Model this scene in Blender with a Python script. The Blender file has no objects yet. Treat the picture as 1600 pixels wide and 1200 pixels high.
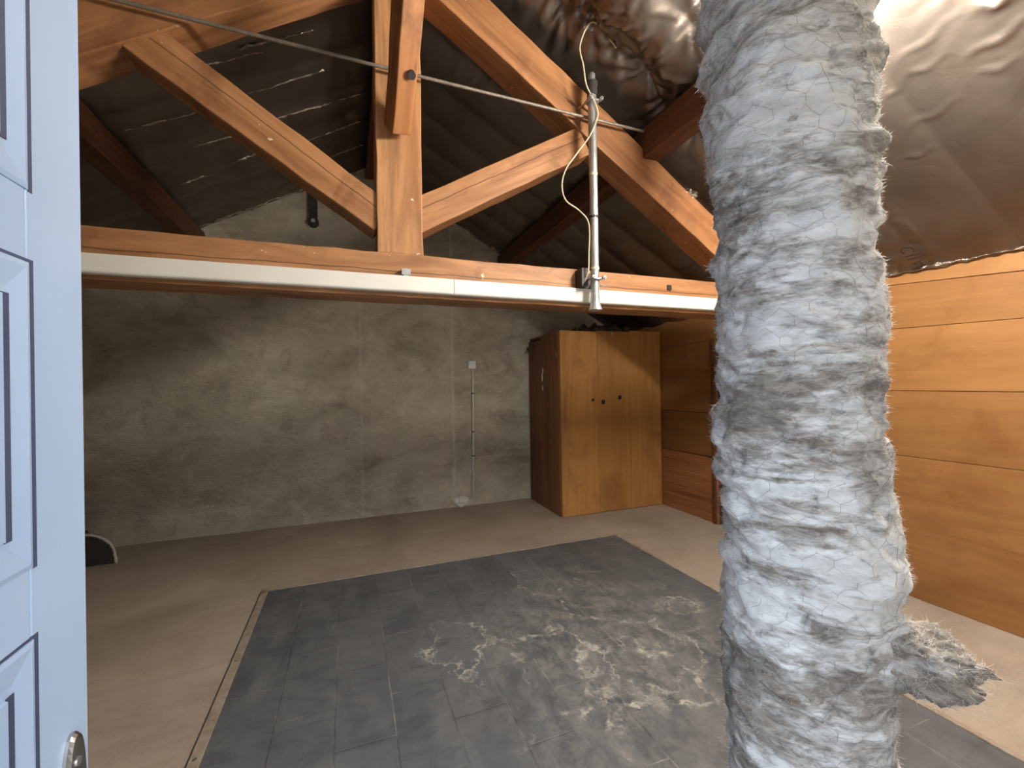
import bpy, bmesh, math, random
from mathutils import Vector, Matrix, noise
random.seed(7)
scene = bpy.context.scene
COL = scene.collection

# ------------------------------------------------------------------ camera
cam_data = bpy.data.cameras.new('camera')
cam = bpy.data.objects.new('camera', cam_data)
COL.objects.link(cam)
cam_data.sensor_fit = 'HORIZONTAL'
cam_data.sensor_width = 36.0
cam_data.lens = 36.0 * 674.9 / 1600.0
cam_data.clip_start = 0.02
R_ = Vector((0.93550, -0.35298, -0.01566))
U_ = Vector((0.01404, -0.00714, 0.99988))
F_ = Vector((0.35305, 0.93560, 0.00172))
cam.matrix_world = Matrix(((R_.x, U_.x, -F_.x, 0.0), (R_.y, U_.y, -F_.y, 0.0), (R_.z, U_.z, -F_.z, 1.5), (0, 0, 0, 1)))
scene.camera = cam

# ------------------------------------------------------------------ world, daylight, exposure
scene.view_settings.view_transform = 'Standard'
scene.view_settings.look = 'None'
scene.view_settings.gamma = 1.0
scene.view_settings.use_curve_mapping = False
scene.view_settings.exposure = 0.75
scene.cycles.max_bounces = 14
scene.cycles.diffuse_bounces = 9
scene.cycles.glossy_bounces = 6
WORLD_STRENGTH = 3.3
TUBE_STRENGTH = 420.0
world = bpy.data.worlds.new('sky')
scene.world = world
world.use_nodes = True
wn = world.node_tree.nodes
wl = world.node_tree.links
wn.clear()
wo = wn.new('ShaderNodeOutputWorld')
wb = wn.new('ShaderNodeBackground')
wtc = wn.new('ShaderNodeTexCoord')
wsx = wn.new('ShaderNodeSeparateXYZ')
wr = wn.new('ShaderNodeValToRGB')
wl.new(wtc.outputs['Generated'], wsx.inputs[0])
wm = wn.new('ShaderNodeMath'); wm.operation = 'MULTIPLY_ADD'; wm.inputs[1].default_value = 0.5; wm.inputs[2].default_value = 0.5
wl.new(wsx.outputs['Z'], wm.inputs[0])
wl.new(wm.outputs[0], wr.inputs['Fac'])
e = wr.color_ramp.elements
e[0].position = 0.44; e[0].color = (0.30, 0.31, 0.32, 1)
e[1].position = 0.56; e[1].color = (0.76, 0.86, 1.0, 1)
wl.new(wr.outputs['Color'], wb.inputs['Color'])
wb.inputs['Strength'].default_value = WORLD_STRENGTH
wl.new(wb.outputs[0], wo.inputs[0])

ld = bpy.data.lights.new('doorway_daylight', 'AREA')      # sampling portal in the open doorway
ld.shape = 'RECTANGLE'; ld.size = 0.86; ld.size_y = 2.1
ld.cycles.is_portal = True
lo = bpy.data.objects.new('doorway_daylight', ld)
COL.objects.link(lo)
lo.location = (0.07, -0.26, 1.06)
lo.rotation_euler = (math.radians(90), 0, math.radians(180))

# ------------------------------------------------------------------ geometry constants
YB, XR, XL, YF = 5.25, 3.60, -3.10, -0.05      # back wall, right wall, left wall, front wall
RX, RZ, SR, SL = 0.27, 4.10, 0.56, 0.55        # ridge x and height, slopes
def roofz(x): return RZ - (SR * (x - RX) if x > RX else SL * (RX - x))

# ------------------------------------------------------------------ materials
def newmat(name):
    m = bpy.data.materials.new(name); m.use_nodes = True
    nt = m.node_tree; nt.nodes.clear()
    out = nt.nodes.new('ShaderNodeOutputMaterial')
    b = nt.nodes.new('ShaderNodeBsdfPrincipled')
    nt.links.new(b.outputs[0], out.inputs[0])
    return m, nt, b
class N:
    def __init__(s, nt): s.nt = nt
    def node(s, t, **k):
        n = s.nt.nodes.new(t)
        for a, v in k.items(): setattr(n, a, v)
        return n
    def link(s, a, b): s.nt.links.new(a, b)
    def coord(s, scale=(1, 1, 1), which='Object', rot=(0, 0, 0)):
        t = s.node('ShaderNodeTexCoord'); m = s.node('ShaderNodeMapping')
        m.inputs['Scale'].default_value = scale; m.inputs['Rotation'].default_value = rot
        s.link(t.outputs[which], m.inputs['Vector']); return m.outputs[0]
    def offset_random(s, vec, amt=20.0):
        oi = s.node('ShaderNodeObjectInfo'); v = s.node('ShaderNodeVectorMath', operation='MULTIPLY_ADD')
        cm = s.node('ShaderNodeCombineXYZ')
        for i in range(3): s.link(oi.outputs['Random'], cm.inputs[i])
        s.link(cm.outputs[0], v.inputs[0]); v.inputs[1].default_value = (amt, amt * .7, amt * 1.3); s.link(vec, v.inputs[2])
        return v.outputs[0]
    def noise(s, vec, scale, detail=4, rough=.55, dist=0.0, kind=None):
        n = s.node('ShaderNodeTexNoise'); n.inputs['Scale'].default_value = scale; n.inputs['Detail'].default_value = detail
        n.inputs['Roughness'].default_value = rough; n.inputs['Distortion'].default_value = dist
        if kind: n.noise_type = kind
        s.link(vec, n.inputs['Vector']); return n.outputs['Fac']
    def ramp(s, fac, stops, interp='LINEAR'):
        r = s.node('ShaderNodeValToRGB'); r.color_ramp.interpolation = interp
        el = r.color_ramp.elements
        while len(el) > 2: el.remove(el[-1])
        for i, (p, c) in enumerate(stops):
            if i >= 2: el.new(p)
            el[i].position = p
            el[i].color = (*c, 1) if isinstance(c, (tuple, list)) else (c, c, c, 1)
        s.link(fac, r.inputs['Fac']); return r.outputs['Color']
    def mix(s, fac, a, b, mode='MIX'):
        m = s.node('ShaderNodeMix', data_type='RGBA', blend_type=mode)
        for sock, v in ((m.inputs[0], fac), (m.inputs[6], a), (m.inputs[7], b)):
            if isinstance(v, (int, float)): sock.default_value = v
            elif isinstance(v, (tuple, list)): sock.default_value = (*v, 1)
            else: s.link(v, sock)
        return m.outputs[2]
    def math(s, op, a, b=None, c=None, clamp=False):
        m = s.node('ShaderNodeMath', operation=op, use_clamp=clamp)
        for i, v in enumerate((a, b, c)):
            if v is None: continue
            if isinstance(v, (int, float)): m.inputs[i].default_value = v
            else: s.link(v, m.inputs[i])
        return m.outputs[0]
    def bump(s, h, strength, dist, bsdf, prev=None):
        b = s.node('ShaderNodeBump'); b.inputs['Strength'].default_value = strength; b.inputs['Distance'].default_value = dist
        s.link(h, b.inputs['Height'])
        if prev is not None: s.link(prev, b.inputs['Normal'])
        if bsdf is not None: s.link(b.outputs[0], bsdf.inputs['Normal'])
        return b.outputs[0]
    def attr(s, name):
        a = s.node('ShaderNodeAttribute', attribute_name=name); return a.outputs['Fac']

def wood(name, dark, light, stain, gscale=(1.3, 16, 16), crack=None, rough=.55, stain_lo=.62, tone=False, knots=True, blotch=2.2, spec=.35, mottle=1.0, chips=False):
    m, nt, b = newmat(name); n = N(nt)
    v = n.offset_random(n.coord((1, 1, 1)))
    mp = n.node('ShaderNodeMapping'); mp.inputs['Scale'].default_value = gscale; n.link(v, mp.inputs['Vector'])
    g = n.noise(mp.outputs[0], 1.0, 7, .62, 1.2)
    fine = n.node('ShaderNodeMapping'); fine.inputs['Scale'].default_value = tuple(x * 5 for x in gscale); n.link(v, fine.inputs['Vector'])
    fg = n.noise(fine.outputs[0], 1.0, 4, .6, .4)
    c = n.ramp(g, [(.30, dark), (.68, light)])
    c = n.mix(n.ramp(fg, [(.45, 0), (.8, .35)]), c, dark)
    bl = n.noise(v, blotch, 5, .6, .6)
    c = n.mix(n.ramp(bl, [(stain_lo, 0), (stain_lo + .16, .8)]), c, stain)
    mo = n.noise(mp.outputs[0], .55, 5, .65, .8)
    c = n.mix(n.math('MULTIPLY', n.ramp(mo, [(.54, 0), (.68, .55)]), mottle), c, stain)
    if chips:
        c = n.mix(n.ramp(n.noise(n.offset_random(v, 7), 17.0, 3, .6), [(.715, 0), (.74, .85)]), c, (.78, .66, .50))
    if knots:
        kv = n.node('ShaderNodeMapping'); kv.inputs['Scale'].default_value = tuple(1.0 if s_ < 5 else 3.0 for s_ in gscale); n.link(v, kv.inputs['Vector'])
        vo = n.node('ShaderNodeTexVoronoi'); vo.inputs['Scale'].default_value = 2.1; n.link(kv.outputs[0], vo.inputs['Vector'])
        c = n.mix(n.ramp(vo.outputs['Distance'], [(.03, .85), (.085, 0)]), c, stain)
    if tone:
        c = n.mix(1.0, c, n.ramp(n.attr('tone'), [(0, (.45, .40, .36)), (1, (1.25, 1.25, 1.25))]), 'MULTIPLY')
    if crack is not None:
        t = n.node('ShaderNodeTexCoord'); sx = n.node('ShaderNodeSeparateXYZ'); n.link(t.outputs['Object'], sx.inputs[0])
        wob = n.noise(t.outputs['Object'], 3.0, 4, .6)
        d = n.math('ABSOLUTE', n.math('ADD', n.math('MULTIPLY_ADD', wob, .024, -.012 - crack), sx.outputs['Z']))
        c = n.mix(n.ramp(d, [(.0012, .9), (.0035, 0)]), c, (.02, .008, .004))
    n.link(c, b.inputs['Base Color']); b.inputs['Roughness'].default_value = rough
    b.inputs['Specular IOR Level'].default_value = spec
    n.bump(n.math('MULTIPLY_ADD', fg, .5, g), .25, .004, b)
    return m

def plain(name, col, rough=.5, metal=0.0, spec=.5, nscale=None, namt=.25):
    m, nt, b = newmat(name); n = N(nt)
    v = n.coord()
    f = n.noise(v, nscale or 9.0, 4)
    c2 = tuple(max(0, x * (1 - namt)) for x in col)
    n.link(n.ramp(f, [(.35, c2), (.65, col)]), b.inputs['Base Color'])
    b.inputs['Roughness'].default_value = rough; b.inputs['Metallic'].default_value = metal
    b.inputs['Specular IOR Level'].default_value = spec
    return m

W_BEAM = wood('beam_wood', (.215, .086, .032), (.45, .215, .088), (.12, .042, .018), (1.0, 11, 11), stain_lo=.57, chips=True)
W_TIE = wood('tie_beam_wood', (.225, .092, .036), (.49, .245, .105), (.10, .038, .017), (1.0, 11, 11), crack=.020, stain_lo=.57, chips=True)
W_STRUT = wood('strut_wood', (.24, .098, .037), (.48, .238, .10), (.12, .042, .018), (1.0, 11, 11), crack=.022, stain_lo=.58, chips=True)
W_POST = wood('post_wood', (.32, .142, .056), (.60, .32, .142), (.17, .075, .034), (.9, 9, 9), stain_lo=.58, chips=True)
W_BRACE = wood('brace_wood', (.26, .10, .034), (.48, .22, .080), (.07, .025, .012), (1.0, 12, 12), stain_lo=.50)
W_DARK = wood('dark_wood', (.075, .026, .012), (.16, .062, .026), (.04, .016, .009), (1.1, 15, 15))
W_PANEL = wood('panel_board', (.31, .145, .047), (.40, .200, .070), (.23, .095, .028), (5, 1.1, 9), tone=True, knots=False, blotch=1.5, stain_lo=.56, rough=.42, mottle=.5)
W_PINE = wood('pine_cladding', (.29, .110, .042), (.46, .205, .082), (.12, .035, .014), (9, .9, 20), tone=True, blotch=1.6)
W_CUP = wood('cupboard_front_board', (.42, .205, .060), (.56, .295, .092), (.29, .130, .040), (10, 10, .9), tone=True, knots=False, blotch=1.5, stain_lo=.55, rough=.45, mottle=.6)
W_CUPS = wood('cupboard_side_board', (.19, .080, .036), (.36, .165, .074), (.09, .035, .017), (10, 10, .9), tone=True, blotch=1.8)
W_STRIP = wood('edging_wood', (.27, .21, .155), (.42, .345, .265), (.18, .13, .09), (12, 12, 12), knots=False)

def m_foil(name, base=(.255, .210, .172), rough=.43, bstr=.16, scale=7.0):
    m, nt, b = newmat(name); n = N(nt)
    v = n.coord()
    f = n.noise(v, 2.2, 5, .6)
    n.link(n.ramp(f, [(.3, tuple(x * .72 for x in base)), (.7, base)]), b.inputs['Base Color'])
    b.inputs['Metallic'].default_value = .90
    n.link(n.ramp(n.noise(v, 5.0, 4), [(.3, rough - .07), (.7, rough + .10)]), b.inputs['Roughness'])
    w = n.noise(v, scale, 5, .5, .8)
    r = n.math('ABSOLUTE', n.math('SUBTRACT', w, .5))
    n1 = n.bump(r, bstr, .03, None)
    n.bump(n.noise(v, 45.0, 3, .5, .5), bstr * .5, .004, b, n1)
    return m
FOIL = m_foil('kraft_foil')
FOIL_EDGE = m_foil('bright_foil_edge', (.46, .38, .30), .24, .6, 40.0)

# plaster gable wall
def m_plaster():
    m, nt, b = newmat('rough_plaster'); n = N(nt)
    t = n.node('ShaderNodeTexCoord'); v = t.outputs['Object']
    sx = n.node('ShaderNodeSeparateXYZ'); n.link(v, sx.inputs[0])
    f1 = n.noise(n.coord((1, 1, 1.5)), 1.5, 8, .62, .5)
    c = n.ramp(f1, [(.30, (.34, .30, .225)), (.48, (.575, .52, .405)), (.66, (.75, .69, .56))])
    f2 = n.noise(n.coord((1, 1, 2.6)), 6.0, 8, .7, .8)
    c = n.mix(n.ramp(f2, [(.52, 0), (.72, .6)]), c, (.82, .76, .63))
    c = n.mix(n.ramp(n.noise(v, 3.3, 6, .7, .6), [(.56, 0), (.74, .7)]), c, (.36, .28, .195))
    c = n.mix(n.ramp(n.noise(n.coord((1, 1, 2)), 24.0, 5, .7), [(.63, 0), (.74, .7)]), c, (.25, .21, .16))
    wob = n.math('MULTIPLY_ADD', n.noise(v, 2.5, 4), .05, -.025)
    for x0, amt in ((-.12, .45), (.95, .85)):            # plaster joints
        d = n.math('ABSOLUTE', n.math('ADD', n.math('ADD', sx.outputs['X'], -x0), wob))
        c = n.mix(n.math('MULTIPLY', n.ramp(d, [(.006, amt), (.026, 0)]), n.ramp(n.noise(v, 2.2, 3), [(.35, .2), (.6, 1)])), c, (.75, .72, .64))
    # tidemark of dust at the foot of the wall
    ft = n.math('ADD', sx.outputs['Z'], n.math('MULTIPLY_ADD', f2, .12, -.06))
    c = n.mix(n.ramp(ft, [(.02, .45), (.07, 0)]), c, (.66, .62, .53))
    n.link(c, b.inputs['Base Color']); b.inputs['Roughness'].default_value = .92
    b.inputs['Specular IOR Level'].default_value = .15
    h = n.noise(n.coord((1, 1, 1.8)), 11.0, 9, .7, .5)
    n1 = n.bump(h, 1.0, .045, None)
    n.bump(n.noise(v, 60.0, 4, .7), .5, .006, b, n1)
    return m
PLASTER = m_plaster()

def m_floor():
    m, nt, b = newmat('chipboard_floor'); n = N(nt)
    v = n.coord()
    c = n.ramp(n.noise(v, 1.3, 8, .6, .4), [(.3, (.315, .255, .20)), (.55, (.41, .34, .27)), (.75, (.51, .43, .345))])
    c = n.mix(n.ramp(n.noise(n.coord((.7, 3, 1)), 2.6, 6, .65, .6), [(.5, 0), (.75, .55)]), c, (.30, .225, .165))
    c = n.mix(n.ramp(n.noise(v, 90.0, 3, .7), [(.45, 0), (.8, .35)]), c, (.58, .49, .38))
    c = n.mix(n.ramp(n.noise(v, 7.0, 5, .7, 1), [(.66, 0), (.76, .5)]), c, (.15, .105, .075))
    n.link(c, b.inputs['Base Color']); b.inputs['Roughness'].default_value = .8; b.inputs['Specular IOR Level'].default_value = .2
    n.bump(n.noise(v, 50, 4, .6), .15, .003, b)
    return m
FLOOR = m_floor()

def m_mat():
    m, nt, b = newmat('worn_slate_lino'); n = N(nt)
    t = n.node('ShaderNodeTexCoord'); v = t.outputs['Object']
    wn_ = n.node('ShaderNodeTexNoise'); wn_.inputs['Scale'].default_value = 7.0; wn_.inputs['Detail'].default_value = 5; n.link(v, wn_.inputs['Vector'])
    dv = n.node('ShaderNodeVectorMath', operation='MULTIPLY_ADD')
    n.link(wn_.outputs['Color'], dv.inputs[0]); dv.inputs[1].default_value = (.016, .016, 0); n.link(v, dv.inputs[2])
    wv = n.node('ShaderNodeVectorMath', operation='SUBTRACT'); n.link(dv.outputs[0], wv.inputs[0]); wv.inputs[1].default_value = (.008, .008, 0)
    mp = n.node('ShaderNodeMapping'); mp.inputs['Rotation'].default_value = (0, 0, math.radians(90)); n.link(wv.outputs[0], mp.inputs['Vector'])
    br = n.node('ShaderNodeTexBrick'); br.offset = .5
    br.inputs['Scale'].default_value = 1.0; br.inputs['Brick Width'].default_value = .52; br.inputs['Row Height'].default_value = .25
    br.inputs['Mortar Size'].default_value = .0045; br.inputs['Mortar Smooth'].default_value = .5
    br.inputs['Color1'].default_value = (.075, .080, .086, 1); br.inputs['Color2'].default_value = (.105, .110, .115, 1); br.inputs['Mortar'].default_value = (.05, .052, .055, 1)
    n.link(mp.outputs[0], br.inputs['Vector'])
    c = br.outputs['Color']
    # joints go pale with grit in places
    gp = n.ramp(n.noise(v, 3.1, 4, .6), [(.46, 0), (.58, .8)])
    c = n.mix(n.math('MULTIPLY', br.outputs['Fac'], gp), c, (.27, .265, .245))
    c = n.mix(n.ramp(n.noise(n.coord((2.6, 1, 1)), 1.7, 8, .68, .5), [(.38, 0), (.66, .75)]), c, (.160, .164, .166))
    c = n.mix(n.ramp(n.noise(n.coord((1, 2.6, 1)), 4.0, 7, .72, .5), [(.50, 0), (.68, .7)]), c, (.060, .064, .070))
    wx = n.node('ShaderNodeSeparateXYZ'); n.link(v, wx.inputs[0])
    def ellipse(cx, cy, rx, ry):
        a = n.math('DIVIDE', n.math('ADD', wx.outputs['X'], -cx), rx); b2 = n.math('DIVIDE', n.math('ADD', wx.outputs['Y'], -cy), ry)
        return n.math('SQRT', n.math('ADD', n.math('MULTIPLY', a, a), n.math('MULTIPLY', b2, b2)))
    big = n.noise(v, 1.8, 5, .6); rag = n.noise(v, 16.0, 7, .72); mid = n.noise(v, 4.2, 5, .65)
    zone = n.ramp(n.math('ADD', ellipse(.42, .02, .95, 1.15), n.math('MULTIPLY_ADD', big, 1.1, -.55)), [(.45, 1), (1.0, 0)])
    dust = n.ramp(n.noise(n.coord((1.4, 1, 1)), 7.0, 8, .78, .4), [(.44, 0), (.70, 1)])
    c = n.mix(n.math('MULTIPLY', n.math('MULTIPLY', zone, dust), .7), c, (.34, .325, .285))
    # crusty pale lines of torn backing: cell edges and two rings
    ragm = n.ramp(rag, [(.42, .15), (.60, 1)])
    vo = n.node('ShaderNodeTexVoronoi', feature='DISTANCE_TO_EDGE'); vo.inputs['Scale'].default_value = 1.75
    d2 = n.node('ShaderNodeVectorMath', operation='MULTIPLY_ADD'); w2 = n.node('ShaderNodeTexNoise'); w2.inputs['Scale'].default_value = 3.2; w2.inputs['Detail'].default_value = 7; w2.inputs['Roughness'].default_value = .7
    n.link(v, w2.inputs['Vector']); n.link(w2.outputs['Color'], d2.inputs[0]); d2.inputs[1].default_value = (.42, .42, 0); n.link(v, d2.inputs[2])
    n.link(d2.outputs[0], vo.inputs['Vector'])
    e1 = n.math('MULTIPLY', n.ramp(vo.outputs['Distance'], [(.006, .9), (.030, 0)]), n.ramp(mid, [(.44, 0), (.56, 1)]))
    c = n.mix(n.math('MULTIPLY', n.math('MULTIPLY', e1, zone), ragm), c, (.58, .55, .46))
    for cx, cy, rx, ry, amt in ((-.35, .27, .16, .24, .75), (1.17, .14, .13, .10, .7), (.55, -.28, .30, .20, .45)):
        q = n.math('ABSOLUTE', n.math('ADD', n.math('ADD', ellipse(cx, cy, rx, ry), n.math('MULTIPLY_ADD', mid, 3.6, -1.8)), -1.0))
        c = n.mix(n.math('MULTIPLY', n.ramp(q, [(.02, amt), (.13, 0)]), n.math('MULTIPLY', ragm, n.ramp(n.noise(v, 2.9, 3), [(.40, .25), (.52, 1)]))), c, (.60, .57, .48))
    n.link(c, b.inputs['Base Color'])
    n.link(n.ramp(n.noise(v, 6.0, 5), [(.3, .40), (.7, .66)]), b.inputs['Roughness'])
    b.inputs['Specular IOR Level'].default_value = .45
    n1 = n.bump(n.noise(v, 8.0, 7, .65, .8), .4, .012, None)
    n.bump(br.outputs['Fac'], .5, -.004, b, n1)
    return m
MAT_LINO = m_mat()

def m_wool(name='mineral_wool', dirt=0.0):
    m, nt, b = newmat(name); n = N(nt)
    rot = (.22, .14, 0)
    vs = n.coord((7, 7, 22), rot=rot)
    f = n.noise(vs, 1.0, 8, .68, .7)
    fl = n.noise(n.coord((26, 26, 80), rot=rot), 1.0, 6, .72, .6)
    c = n.ramp(f, [(.30, (.68, .655, .615)), (.48, (.85, .84, .815)), (.66, (.93, .93, .92))])
    c = n.mix(n.ramp(fl, [(.46, 0), (.68, .42)]), c, (.50, .46, .41))
    d1 = n.noise(n.coord((4.6, 4.6, 17), rot=rot), 1.0, 8, .66, .6)
    d0 = n.noise(n.coord((3.4, 3.4, 9), rot=(.05, .3, .4)), 1.0, 7, .64, .5)
    stain = n.mix(n.ramp(fl, [(.36, 0), (.62, 1)]), (.38, .32, .255), (.125, .098, .074))
    e1 = n.math('ADD', d1, n.math('MULTIPLY_ADD', fl, .22, -.11 + dirt))
    e0 = n.math('ADD', d0, n.math('MULTIPLY_ADD', fl, .26, -.13 + dirt))
    a1 = n.ramp(e1, [(.50, 0), (.64, .95)]); a0 = n.ramp(e0, [(.485, 0), (.62, .9)])
    c = n.mix(a1, c, stain); c = n.mix(a0, c, stain)
    d3 = n.noise(n.coord((15, 15, 30), rot=rot), 1.0, 5, .6, .6)
    c = n.mix(n.ramp(d3, [(.63, 0), (.74, .85)]), c, (.13, .105, .085))
    n.link(c, b.inputs['Base Color']); b.inputs['Roughness'].default_value = .95; b.inputs['Specular IOR Level'].default_value = .08
    b.inputs['Sheen Weight'].default_value = .3; b.inputs['Sheen Roughness'].default_value = .6
    n1 = n.bump(n.noise(vs, 2.2, 8, .72, .6), .75, .016, None)
    n.bump(fl, .6, .006, b, n1)
    return m
WOOL = m_wool()
WOOL_DIRTY = m_wool('dirty_wool', .10)
FIBRE = plain('wool_fibre', (.86, .83, .78), .9, 0, .1, 4, .12)
_b = next(x for x in FIBRE.node_tree.nodes if x.type == 'BSDF_PRINCIPLED')
_t = FIBRE.node_tree.nodes.new('ShaderNodeBsdfTranslucent'); _t.inputs[0].default_value = (.86, .82, .76, 1)
_m = FIBRE.node_tree.nodes.new('ShaderNodeMixShader'); _m.inputs[0].default_value = .5
_o = next(x for x in FIBRE.node_tree.nodes if x.type == 'OUTPUT_MATERIAL')
FIBRE.node_tree.links.new(_b.outputs[0], _m.inputs[1]); FIBRE.node_tree.links.new(_t.outputs[0], _m.inputs[2]); FIBRE.node_tree.links.new(_m.outputs[0], _o.inputs[0])
WIRE = plain('galvanised_wire', (.36, .35, .33), .5, .4)
DOORP = None
def m_doorpaint():
    m, nt, b = newmat('pale_blue_paint'); n = N(nt)
    v = n.coord()
    n.link(n.ramp(n.noise(v, 4.0, 5), [(.35, (.315, .415, .575)), (.65, (.34, .44, .60))]), b.inputs['Base Color'])
    b.inputs['Roughness'].default_value = .38; b.inputs['Specular IOR Level'].default_value = .4
    n.bump(n.noise(n.coord((30, 30, 4)), 4.0, 4), .06, .002, b)
    return m
DOORP = m_doorpaint()
STEEL = plain('galvanised_steel', (.52, .53, .52), .42, .8, .5, 30, .25)
CHROME = plain('brushed_chrome', (.56, .54, .51), .24, 1.0, .5, 40, .12)
DARKMETAL = plain('dark_iron', (.06, .05, .045), .6, .5)
BLACK = plain('black_plastic', (.015, .013, .012), .5)
PVC = plain('white_trunking_plastic', (.78, .755, .68), .38, 0, .5, 3, .06)
CABLE = plain('cream_cable', (.66, .56, .36), .5)
ROPE = plain('steel_rope', (.27, .225, .18), .5, .35, .5, 60, .35)
BOXW = plain('white_box_plastic', (.90, .89, .86), .5, 0, .5, 6, .12)
CONDUIT = plain('dusty_conduit', (.80, .76, .67), .6, 0, .4, 9, .15)
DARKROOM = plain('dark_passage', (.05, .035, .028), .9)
DARKWOOL = plain('dark_blanket', (.035, .03, .027), .95)
PRINT = plain('faded_print', (.055, .028, .018), .7)
PLASTERW = plain('whitewashed_wall', (.33, .30, .25), .9)
CHALK = plain('broken_white_plaster', (.84, .80, .73), .9, 0, .2, 30, .3)
MOULD_SHADE = plain('moulding_shade', (.05, .065, .13), .7)  # navy colour for the shadow lines painted beside the door mouldings
SCREW = plain('screw_head', (.6, .58, .54), .3, .9)
TUBE, tnt, tb = newmat('lit_tube')
tb.inputs['Base Color'].default_value = (.9, .9, .9, 1)
tb.inputs['Emission Color'].default_value = (1.0, .94, .86, 1)
tb.inputs['Emission Strength'].default_value = TUBE_STRENGTH

# ------------------------------------------------------------------ mesh helpers
class MB:
    def __init__(s): s.v = []; s.f = []; s.t = []; s.uv = None
    def add(s, verts, faces, tone=.5):
        o = len(s.v); s.v += [Vector(p) for p in verts]; s.f += [tuple(o + i for i in f) for f in faces]; s.t += [tone] * len(verts)
    def box(s, x0, x1, y0, y1, z0, z1, tone=.5):
        s.add([(x0, y0, z0), (x1, y0, z0), (x1, y1, z0), (x0, y1, z0), (x0, y0, z1), (x1, y0, z1), (x1, y1, z1), (x0, y1, z1)],
              [(0, 3, 2, 1), (4, 5, 6, 7), (0, 1, 5, 4), (1, 2, 6, 5), (2, 3, 7, 6), (3, 0, 4, 7)], tone)
    def obox(s, M, sx, sy, sz, tone=.5):
        vs = [M @ Vector((x * sx / 2, y * sy / 2, z * sz / 2)) for z in (-1, 1) for x, y in ((-1, -1), (1, -1), (1, 1), (-1, 1))]
        s.add(vs, [(0, 3, 2, 1), (4, 5, 6, 7), (0, 1, 5, 4), (1, 2, 6, 5), (2, 3, 7, 6), (3, 0, 4, 7)], tone)
    def tube(s, pts, r, n=8, cap=True, tone=.5):
        pts = [Vector(p) for p in pts]; k = len(pts); rs = r if isinstance(r, (list, tuple)) else [r] * k
        vs = []; up = Vector((.31, .2, .93)); prev = None
        for i, p in enumerate(pts):
            d = (pts[min(i + 1, k - 1)] - pts[max(i - 1, 0)]).normalized()
            if prev is None:
                a = d.cross(up if abs(d.dot(up)) < .9 else Vector((1, 0, 0))).normalized()
            else:
                a = (prev - d * prev.dot(d)).normalized()
            prev = a; bb = d.cross(a)
            for j in range(n):
                t = 2 * math.pi * j / n; vs.append(p + (a * math.cos(t) + bb * math.sin(t)) * rs[i])
        fs = []
        for i in range(k - 1):
            for j in range(n):
                q = (j + 1) % n; fs.append((i * n + j, i * n + q, (i + 1) * n + q, (i + 1) * n + j))
        if cap: fs.append(tuple(reversed(range(n)))); fs.append(tuple((k - 1) * n + j for j in range(n)))
        s.add(vs, fs, tone)
    def build(s, name, mat, parent=None, bevel=0.0, smooth=False, base='centre', seg=2):
        lo_ = Vector((min(p[i] for p in s.v) for i in range(3))); hi = Vector((max(p[i] for p in s.v) for i in range(3)))
        c = (lo_ + hi) / 2
        if base == 'bottom': c.z = lo_.z
        me = bpy.data.meshes.new(name)
        me.from_pydata([p - c for p in s.v], [], s.f); me.update()
        me.materials.append(mat)
        a = me.attributes.new('tone', 'FLOAT', 'POINT'); a.data.foreach_set('value', s.t)
        if smooth: me.polygons.foreach_set('use_smooth', [True] * len(me.polygons))
        return place(name, me, c, parent, bevel, seg)
def place(name, me, c, parent=None, bevel=0.0, seg=2):
    o = bpy.data.objects.new(name, me); COL.objects.link(o)
    if parent is not None:
        o.parent = parent; q = parent
        off = Vector((0, 0, 0))
        while q is not None: off += q.location; q = q.parent
        o.location = c - off
    else: o.location = c
    if bevel:
        md = o.modifiers.new('edge', 'BEVEL'); md.width = bevel; md.segments = seg; md.limit_method = 'ANGLE'; md.angle_limit = math.radians(40)
    return o
def tag(o, label=None, cat=None, group=None, kind=None):
    if label: o['label'] = label
    if cat: o['category'] = cat
    if group: o['group'] = group
    if kind: o['kind'] = kind
    return o
def empty(name, loc):
    o = bpy.data.objects.new(name, None); COL.objects.link(o); o.location = loc; o.empty_display_size = .1; return o
def smooth_path(pts, k=6):
    P = [Vector(p) for p in pts]; out = []
    for i in range(len(P) - 1):
        a, b_, c_, d = P[max(i - 1, 0)], P[i], P[i + 1], P[min(i + 2, len(P) - 1)]
        for j in range(k):
            t = j / k
            out.append(.5 * ((2 * b_) + (c_ - a) * t + (2 * a - 5 * b_ + 4 * c_ - d) * t * t + (3 * b_ - a - 3 * c_ + d) * t ** 3))
    out.append(P[-1]); return out
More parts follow.
